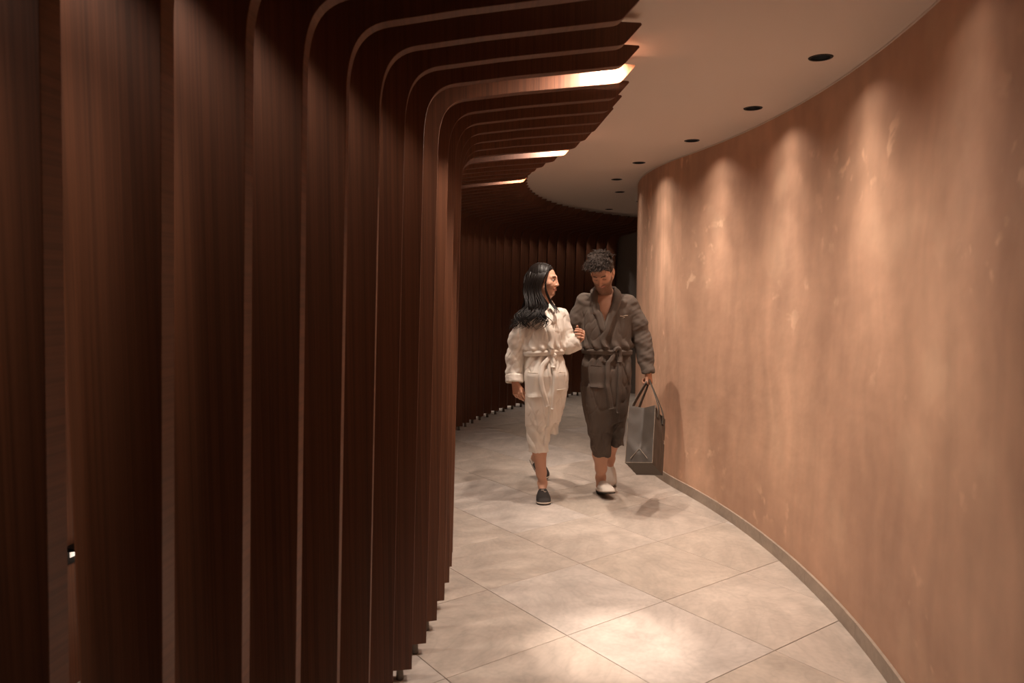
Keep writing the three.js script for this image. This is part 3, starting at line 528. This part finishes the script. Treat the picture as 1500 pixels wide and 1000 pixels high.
// ============================================================ the man in the grey robe
const GRIP = [1.012, 0.893, -5.5];
{
  const P = thing('person', 'bearded person with short wavy hair in a grey bathrobe, looking down, bag in hand', 'person', [0.70, 0, -5.5]);
  const YAW = -0.1;
  const trunkTab = [[1.575, -0.012, -0.075, 0.07, 0.072], [1.54, -0.01, -0.078, 0.1, 0.085], [1.51, -0.005, -0.08, 0.155, 0.098], [1.465, 0.0, -0.08, 0.2, 0.115], [1.39, 0.0, -0.08, 0.205, 0.132], [1.28, 0.0, -0.08, 0.193, 0.14], [1.18, 0.004, -0.08, 0.182, 0.136], [1.135, 0.006, -0.08, 0.178, 0.13], [1.097, 0.008, -0.08, 0.166, 0.118], [1.04, 0.008, -0.08, 0.18, 0.132], [0.95, 0.004, -0.08, 0.188, 0.146], [0.82, 0.002, -0.085, 0.18, 0.15], [0.7, 0.0, -0.09, 0.165, 0.145], [0.58, 0.01, -0.1, 0.14, 0.13]];
  const trunk = tube(trunkTab, YAW);
  const legTube = tube([[0.85, -0.05, -0.075, 0.13, 0.14], [0.7, -0.05, -0.065, 0.115, 0.125], [0.55, -0.042, -0.06, 0.098, 0.105], [0.43, -0.032, -0.075, 0.082, 0.09], [0.312, -0.024, -0.095, 0.068, 0.078]], -0.1);
  const flap = tube([[0.85, 0.07, -0.1, 0.12, 0.14], [0.68, 0.085, -0.12, 0.092, 0.13], [0.52, 0.088, -0.14, 0.07, 0.12], [0.382, 0.088, -0.16, 0.06, 0.11]], 0.0);
  const armL = chain([0.158, 1.452, -0.08, 0.078], [0.235, 1.3, -0.085, 0.07], [0.272, 1.19, -0.085, 0.068], [0.292, 1.07, -0.06, 0.06], [0.305, 0.965, -0.02, 0.05]);
  const armR = chain([-0.155, 1.462, -0.085, 0.076], [-0.208, 1.33, -0.12, 0.068], [-0.236, 1.21, -0.15, 0.066], [-0.228, 1.2, -0.25, 0.058], [-0.2, 1.21, -0.36, 0.052]);
  const sleeveL = capsMin(armL, 0.03), sleeveR = capsMin(armR, 0.03);
  const under = (x, y, z) => {
    let d = smin(trunk(x, y, z), legTube(x, y, z), 0.04); d = smin(d, flap(x, y, z), 0.012);
    const th = Math.atan2(x, z + 0.08);
    d += 0.0065 * Math.cos(th * 12 + 2 * Math.sin(y * 8)) * sstep(0.72, 1.06, y) * sstep(1.11, 1.085, y);
    d -= 0.011 * Math.exp(-(((y - 1.145) / 0.03) ** 2)) * (1 + 0.9 * Math.sin(th * 12 + y * 30));
    d += 0.004 * Math.sin((y * 0.7 - x * 1.2) * 60) * sstep(0.62, 0.45, y);
    return d - wrinkle(x + 3, y, z);
  };
  const vee = (x, y) => { const k = (y - 1.25) / 0.27, l = mix(-0.035, -0.118, k), r = mix(-0.035, 0.052, k); return Math.min(x - l, r - x); };
  const robe = (x, y, z) => {
    let d = under(x, y, z) + crease(x + 3, y, z) * sstep(0.3, 0.4, y);
    d = smin(d, sleeveL(x, y, z) + fold(x + 5, y, z, 1), 0.016);
    d = smin(d, sleeveR(x, y, z) + fold(x + 7, y, z, 1), 0.016);
    d += 0.045 * sstep(0.0, 0.012, vee(x, y)) * sstep(-0.08, -0.02, z) * (y > 1.25 ? 1 : 0);
    d = Math.max(d, -cap(x, y, z, [0.306, 0.96, -0.018, 0.036, 0.315, 0.85, 0.02, 0.04]));
    return smax(d, x > 0.22 && y < 1.0 ? 0.94 - y : -1, 0.006);
  };
  addMesh('bathrobe', meshField(robe, [-0.34, 0.28, -0.46], [0.4, 1.6, 0.12], 0.0065), greyTerry, P);
  const lapel = (t) => 0.062 - 0.022 * sstep(0.5, 0, t) * 0.5;
  addMesh('collar', mergeGeometries([
    band(under, [[-0.058, 1.125, 0.12], [-0.04, 1.22, 0.12], [0.012, 1.34, 0.12], [0.055, 1.46, 0.08], [0.078, 1.535, 0.0], [0.085, 1.57, -0.08], [0.05, 1.578, -0.15], [-0.01, 1.58, -0.17]], lapel, 0.013, { seg: 56, lift: 0.003 }),
    band(under, [[-0.03, 1.245, 0.12], [-0.075, 1.34, 0.12], [-0.112, 1.46, 0.08], [-0.11, 1.535, 0.0], [-0.105, 1.57, -0.08], [-0.07, 1.578, -0.15], [-0.01, 1.58, -0.17]], lapel, 0.013, { seg: 50 })]), greyTerry, P);
  const ring = (y, n = 16) => Array.from({ length: n }, (_, i) => [Math.sin(i / n * 6.283) * 0.24, y, Math.cos(i / n * 6.283) * 0.2 - 0.08]);
  const beltF = (x, y, z) => smin(smin(trunk(x, y, z), legTube(x, y, z), 0.04), flap(x, y, z), 0.02) - 0.006;
  addMesh('belt', mergeGeometries([band(beltF, ring(1.097), 0.044, 0.012, { closed: true, seg: 90 }), blob([0.075, 1.1, 0.042], 0.028, 0.026, 0.018),
    band(beltF, [[0.07, 1.1, 0.1], [0.03, 1.085, 0.14], [-0.005, 1.03, 0.14], [-0.008, 0.93, 0.14], [0.01, 0.82, 0.14], [0.04, 0.69, 0.12]], 0.036, 0.01, { seg: 44, lift: 0.005 }),
    band(beltF, [[0.08, 1.1, 0.1], [0.1, 1.07, 0.14], [0.108, 0.98, 0.14], [0.106, 0.82, 0.14], [0.102, 0.65, 0.12]], 0.036, 0.01, { seg: 40, lift: 0.005 }),
    band(beltF, [[0.05, 1.105, 0.1], [0.08, 1.115, 0.14], [0.105, 1.09, 0.14], [0.1, 1.05, 0.14]], 0.034, 0.018, { seg: 16, lift: 0.008 })]), greyTerry, P);
  addMesh('pocket', band(under, [[-0.1, 1.02, 0.12], [-0.102, 0.94, 0.12], [-0.105, 0.85, 0.12]], 0.13, 0.009, { seg: 24 }), greyTerry, P);
  addMesh('embroidery', mergeGeometries([band(under, [[0.09, 1.372, 0.1], [0.13, 1.371, 0.09], [0.17, 1.371, 0.07]], 0.0035, 0.002, { seg: 18 }), band(under, [[0.124, 1.361, 0.1], [0.133, 1.361, 0.09], [0.142, 1.361, 0.08]], 0.0025, 0.002, { seg: 8 })]), thread, P);
  addMesh('front_edge', band(under, [[-0.03, 1.06, 0.12], [-0.005, 0.9, 0.12], [0.02, 0.72, 0.12], [0.034, 0.6, 0.1], [0.036, 0.5, 0.09]], 0.03, 0.008, { seg: 40 }), greyTerry, P);
  const fA = frameOf([0.0, 0.026, -0.105], 0.22, -0.2, -0.05).scale(V(1.16, 1.2, 1.04)), fB = frameOf([0.092, 0.072, -0.47], -0.1, 0.52, 0).scale(V(1.1, 1.1, 1.04));
  const aA = ankleOf(fA), aB = ankleOf(fB);
  const chest = tube(trunkTab.filter((r) => r[0] > 1.1).map((r) => [r[0] - 0.01, r[1], r[2], Math.max(0.05, r[3] - 0.02), Math.max(0.05, r[4] - 0.02)]), YAW);
  const bones = [
    ...chain([-0.07, 0.95, -0.08, 0.095], [-0.045, 0.52, -0.06, 0.062], [-0.03, 0.32, -0.12, 0.058], [-0.02, 0.2, -0.15, 0.042], [...aA, 0.035]), ...footBones(fA),
    ...chain([0.08, 0.95, -0.1, 0.095], [0.09, 0.52, -0.3, 0.06], [0.095, 0.34, -0.42, 0.055], [...aB, 0.036]), ...footBones(fB),
    ...chain([0, 0.98, -0.08, 0.12], [0, 1.2, -0.08, 0.11], [0, 1.38, -0.08, 0.11], [-0.005, 1.52, -0.08, 0.062]),
    ...chain([0.14, 1.46, -0.08, 0.055], [0.27, 1.19, -0.085, 0.043], [0.305, 0.96, -0.02, 0.028]),
    ...chain([-0.14, 1.465, -0.085, 0.055], [-0.236, 1.21, -0.15, 0.043], [-0.198, 1.21, -0.37, 0.03])];
  const bf = capsMin(bones, 0.025);
  const headM = frameOf([-0.047, 1.688, 0.03], -0.34, 0.72, 0.06);
  const hand = handField([0.306, 0.962, -0.02], [0.06, -1, 0.12], [0.75, 0.05, 0.6], -1, 1.03, [[1.25, 1.35, 0.9]], 0.02, { dir: [0.8, 0.2, -0.6] });
  const handR = handField([-0.198, 1.21, -0.37], [0.4, -0.2, -0.6], [-0.8, 0.2, -0.3], 1, 1.0, [[0.4, 0.4, 0.3]], 0.05);
  const pec = (x, y, z) => smin(bf(x, y, z), chest(x, y, z), 0.03);
  bodyMesh('body', P, pec, [-0.32, 0.0, -0.65], [0.36, 1.58, 0.09], headM, true, [-0.008, 1.5, -0.075, 0.062, -0.042, 1.635, 0.0, 0.058], [hand, handR]);
  slipper(P, fA, slipperWhite, soleLight, soleDark); slipper(P, fB, slipperWhite, soleLight, soleDark);
  // short wavy hair
  const capF = onHead(headM, (x, y, z) => { const e = ell(x, y, z, 0, 0.038, -0.018, 0.087, 0.1, 0.105) - 0.009 * N3(x * 30, y * 30, z * 30) - 0.004 * N3(x * 75, y * 75, z * 75); const front = z - (mix(0.012, 0.034, sstep(0.04, 0.07, Math.abs(x))) + 1.3 * Math.max(0, y - 0.03)), low = -0.045 - y + (z > -0.02 ? (z + 0.02) * 0.9 : 0); const ax = Math.abs(x); return smax(smax(e, Math.min(front, 0.078 - y), 0.006), Math.max(low, y < -0.006 && ax > 0.05 && z > -0.035 ? 0.02 : -1), 0.006); });
  const hb = headBox(headM, 0.19), geos = [meshField(capF, hb[0], hb[1], 0.004)]; geos[0].deleteAttribute('uv');
  for (let i = 0; i < 900; i++) {
    const a = (rnd() - 0.5) * 2.6, b = rnd(), el = mix(0.45, 1.45, b); const dir = V(Math.sin(a * 1.1) * Math.cos(el), Math.sin(el), (rnd() < 0.62 ? 1 : -1) * Math.cos(a) * Math.cos(el)).normalize();
    const root = V(dir.x * 0.08, 0.036 + dir.y * 0.088, -0.016 + dir.z * 0.096); if (root.z > 0.05 && root.y < 0.075) continue;
    const sweep = V((rnd() - 0.62) * 0.06, 0.002 + rnd() * 0.012, (dir.z > -0.2 ? 0.016 : -0.012) + rnd() * 0.022), q = rnd() * 6.28;
    const p1 = root.clone().addScaledVector(dir, 0.017).addScaledVector(sweep, 0.3), p2 = root.clone().addScaledVector(dir, 0.024).addScaledVector(sweep, 0.75).add(V(Math.sin(q) * 0.008, 0.003, Math.cos(q) * 0.006)), p3 = root.clone().addScaledVector(dir, 0.016).addScaledVector(sweep, 1.2).add(V(Math.sin(q) * 0.018, -0.008, Math.cos(q) * 0.014));
    const g = strand([root, p1, p2, p3], 0.003, 0.0008, 9, 4); g.applyMatrix4(headM); g.deleteAttribute('uv'); geos.push(g);
  }
  addMesh('hair', mergeGeometries(geos.map((g) => g.index ? g.toNonIndexed() : g)), hairBrown, P);
}
// ============================================================ the bag
{
  const bagMat = new THREE.MeshPhysicalMaterial({ color: 0x463e37, roughness: 0.6, bumpMap: clothTex, bumpScale: 0.0003 }), strapMat = new THREE.MeshStandardMaterial({ color: 0x474139, roughness: 0.7 }), baseMat = new THREE.MeshStandardMaterial({ color: 0x4a423a, roughness: 0.7 });
  const B = thing('tote_bag', 'grey fabric tote bag with folded gusset swinging from a hand beside the wall', 'bag', [0, 0, 0]);
  const w = 0.19, L = 0.3, h = 0.42;
  B.rotation.set(-0.5, -0.47, 0.1, 'YXZ'); B.updateMatrix();
  const grip = V(0, h + 0.25, -L / 2).applyEuler(B.rotation); B.position.set(GRIP[0] - grip.x, GRIP[1] - grip.y, GRIP[2] - grip.z);
  // walls: sheets with thickness, gussets folded inward along a centre crease with an inverted V at the foot
  const sheet = (f, nu, nv, th = 0.003) => {
    const pos = [], uv = [], idx = [], q = [];
    for (const o of [0, th]) for (let j = 0; j <= nv; j++) for (let i = 0; i <= nu; i++) { const [p, n] = f(i / nu, j / nv); pos.push(p[0] - n[0] * o, p[1] - n[1] * o, p[2] - n[2] * o); uv.push(i / nu * 0.3, j / nv * 0.4); }
    const W = nu + 1, T = W * (nv + 1);
    for (let j = 0; j < nv; j++) for (let i = 0; i < nu; i++) { const a = j * W + i; idx.push(a, a + 1, a + W, a + 1, a + W + 1, a + W, T + a, T + a + W, T + a + 1, T + a + 1, T + a + W, T + a + W + 1); }
    const rim = (a, b) => idx.push(a, b, T + a, b, T + b, T + a);
    for (let i = 0; i < nu; i++) { rim(i + 1, i); rim(nv * W + i, nv * W + i + 1); } for (let j = 0; j < nv; j++) { rim(j * W, (j + 1) * W); rim((j + 1) * W + nu, j * W + nu); }
    const g = new THREE.BufferGeometry(); g.setAttribute('position', new THREE.Float32BufferAttribute(pos, 3)); g.setAttribute('uv', new THREE.Float32BufferAttribute(uv, 2)); g.setIndex(idx); g.computeVertexNormals(); return g;
  };
  const gus = (z, s) => sheet((u, v) => { const x = (u - 0.5) * w * s, k = Math.max(0, 1 - Math.abs(u - 0.5) * 2), open = sstep(0.14, 0.36, v - 0.16 * (1 - k)), dz = -0.05 * k * open * (0.45 + 0.55 * v) + 0.004 * N3(u * 4, v * 6, z * 9), bul = 0.006 * Math.sin(v * 3.14); return [[x, v * h, z + s * (dz + bul)], [0, 0, s]]; }, 20, 24);
  const brd = (x, s) => sheet((u, v) => { const z = -L / 2 + (u - 0.5) * L * -s, bul = 0.012 * Math.sin(u * 3.14) * Math.sin(v * 2.6) - 0.02 * sstep(0.6, 1, v) * Math.sin(u * 3.14) + 0.005 * N3(u * 5, v * 4, x * 20); return [[x + s * bul, v * h, z], [s, 0, 0]]; }, 18, 22);
  addMesh('gusset', gus(0, 1), bagMat, B); addMesh('gusset', gus(-L, -1), bagMat, B);
  const broad = brd(w / 2, 1); addMesh('side_panel', broad, bagMat, B); addMesh('side_panel', brd(-w / 2, -1), bagMat, B);
  addMesh('bottom', new THREE.BoxGeometry(w - 0.002, 0.006, L - 0.002).translate(0, 0.003, -L / 2), baseMat, B);
  for (const s of [-1, 1]) {
    const X = s * (w / 2 + 0.004), Z = (dz) => -L / 2 + dz, half = (k) => [V(X, h - 0.07, Z(k * 0.07)), V(X, h, Z(k * 0.068)), V(s * 0.062, h + 0.11, Z(k * 0.048)), V(s * 0.014, h + 0.225, Z(k * 0.02))];
    const c = new THREE.CatmullRomCurve3([...half(1), V(s * 0.006, h + 0.25, Z(0)), ...half(-1).reverse()]);
    const pos = [], idx = [], n = 48, hw = 0.02;
    for (let i = 0; i <= n; i++) { const t = i / n, p = c.getPointAt(t), tan = c.getTangentAt(t), nrm = V(s, 0.25, 0).normalize(), sd = V().crossVectors(tan, nrm).normalize(), nn = V().crossVectors(sd, tan); const k = hw * (1 - 0.35 * Math.exp(-(((t - 0.5) / 0.12) ** 2))); for (const [a, b] of [[-1, 1], [1, 1], [1, -1], [-1, -1]]) { const q = p.clone().addScaledVector(sd, a * k).addScaledVector(nn, b * 0.0022); pos.push(q.x, q.y, q.z); } }
    for (let i = 0; i < n; i++) for (let j = 0; j < 4; j++) { const a = i * 4 + j, b = i * 4 + (j + 1) % 4; idx.push(a, a + 4, b, b, a + 4, b + 4); }
    const g = new THREE.BufferGeometry(); g.setAttribute('position', new THREE.Float32BufferAttribute(pos, 3)); g.setIndex(idx); addMesh('handle', g.toNonIndexed(), strapMat, B).geometry.computeVertexNormals();
  }
  const line = (pts) => { const g = new THREE.TubeGeometry(new THREE.CatmullRomCurve3(pts, false, 'catmullrom', 0.1), 24, 0.0022, 6); return g; };
  addMesh('seam_piping', mergeGeometries([line([V(-w / 2, 0, 0.003), V(-w / 2, h * 0.5, 0.006), V(-w / 2, h, 0.002)]), line([V(w / 2, 0, 0.003), V(w / 2, h * 0.5, 0.006), V(w / 2, h, 0.002)]), line([V(w / 2, h, 0), V(w / 2 - 0.018, h, -L / 2), V(w / 2, h, -L)]), line([V(-w / 2, 0.002, 0.003), V(0, 0.002, 0.004), V(w / 2, 0.002, 0.003)]), line([V(-0.06, 0.03, 0.007), V(0, 0.1, 0.004), V(0.06, 0.03, 0.007)])]), new THREE.MeshStandardMaterial({ color: 0x8a7d70, roughness: 0.6 }), B);
  const print = []; for (const [z, y, dz, dy] of [[-0.25, 0.235, 0.03, 0.004], [-0.252, 0.225, 0.024, 0.004], [-0.246, 0.215, 0.03, 0.003]]) print.push(new THREE.BoxGeometry(0.0012, dy, dz).translate(w / 2 + 0.0125, y, z));
  addMesh('printed_mark', mergeGeometries(print), thread, B);
}
// ============================================================ step light behind the slats
{
  const p = plan(1.265, BACK), g = thing('step_light', 'small hooded step light glowing low behind the slats', 'light', [p.x, 0.545, -p.d]); g.rotation.y = Math.atan2(p.nd, p.nx);
  const hood = new THREE.Shape([[0, -0.05], [0.012, -0.05], [0.012, 0.0], [0.05, 0.006], [0.05, 0.012], [0, 0.02]].map((q) => new THREE.Vector2(...q)));
  addMesh('housing', new THREE.ExtrudeGeometry(hood, { depth: 0.12, bevelEnabled: false }).translate(0, 0, -0.06), blackMetal, g);
  addMesh('lens', new THREE.BoxGeometry(0.003, 0.02, 0.1).translate(0.0135, -0.014, 0), new THREE.MeshStandardMaterial({ color: 0xffffff, emissive: LAMP, emissiveIntensity: 0.8 }), g);
  const l = new THREE.PointLight(LAMP, 0.01, 0, 2); l.position.set(0.03, -0.02, 0); l.castShadow = true; g.add(l);
}
renderer.render(scene, camera);
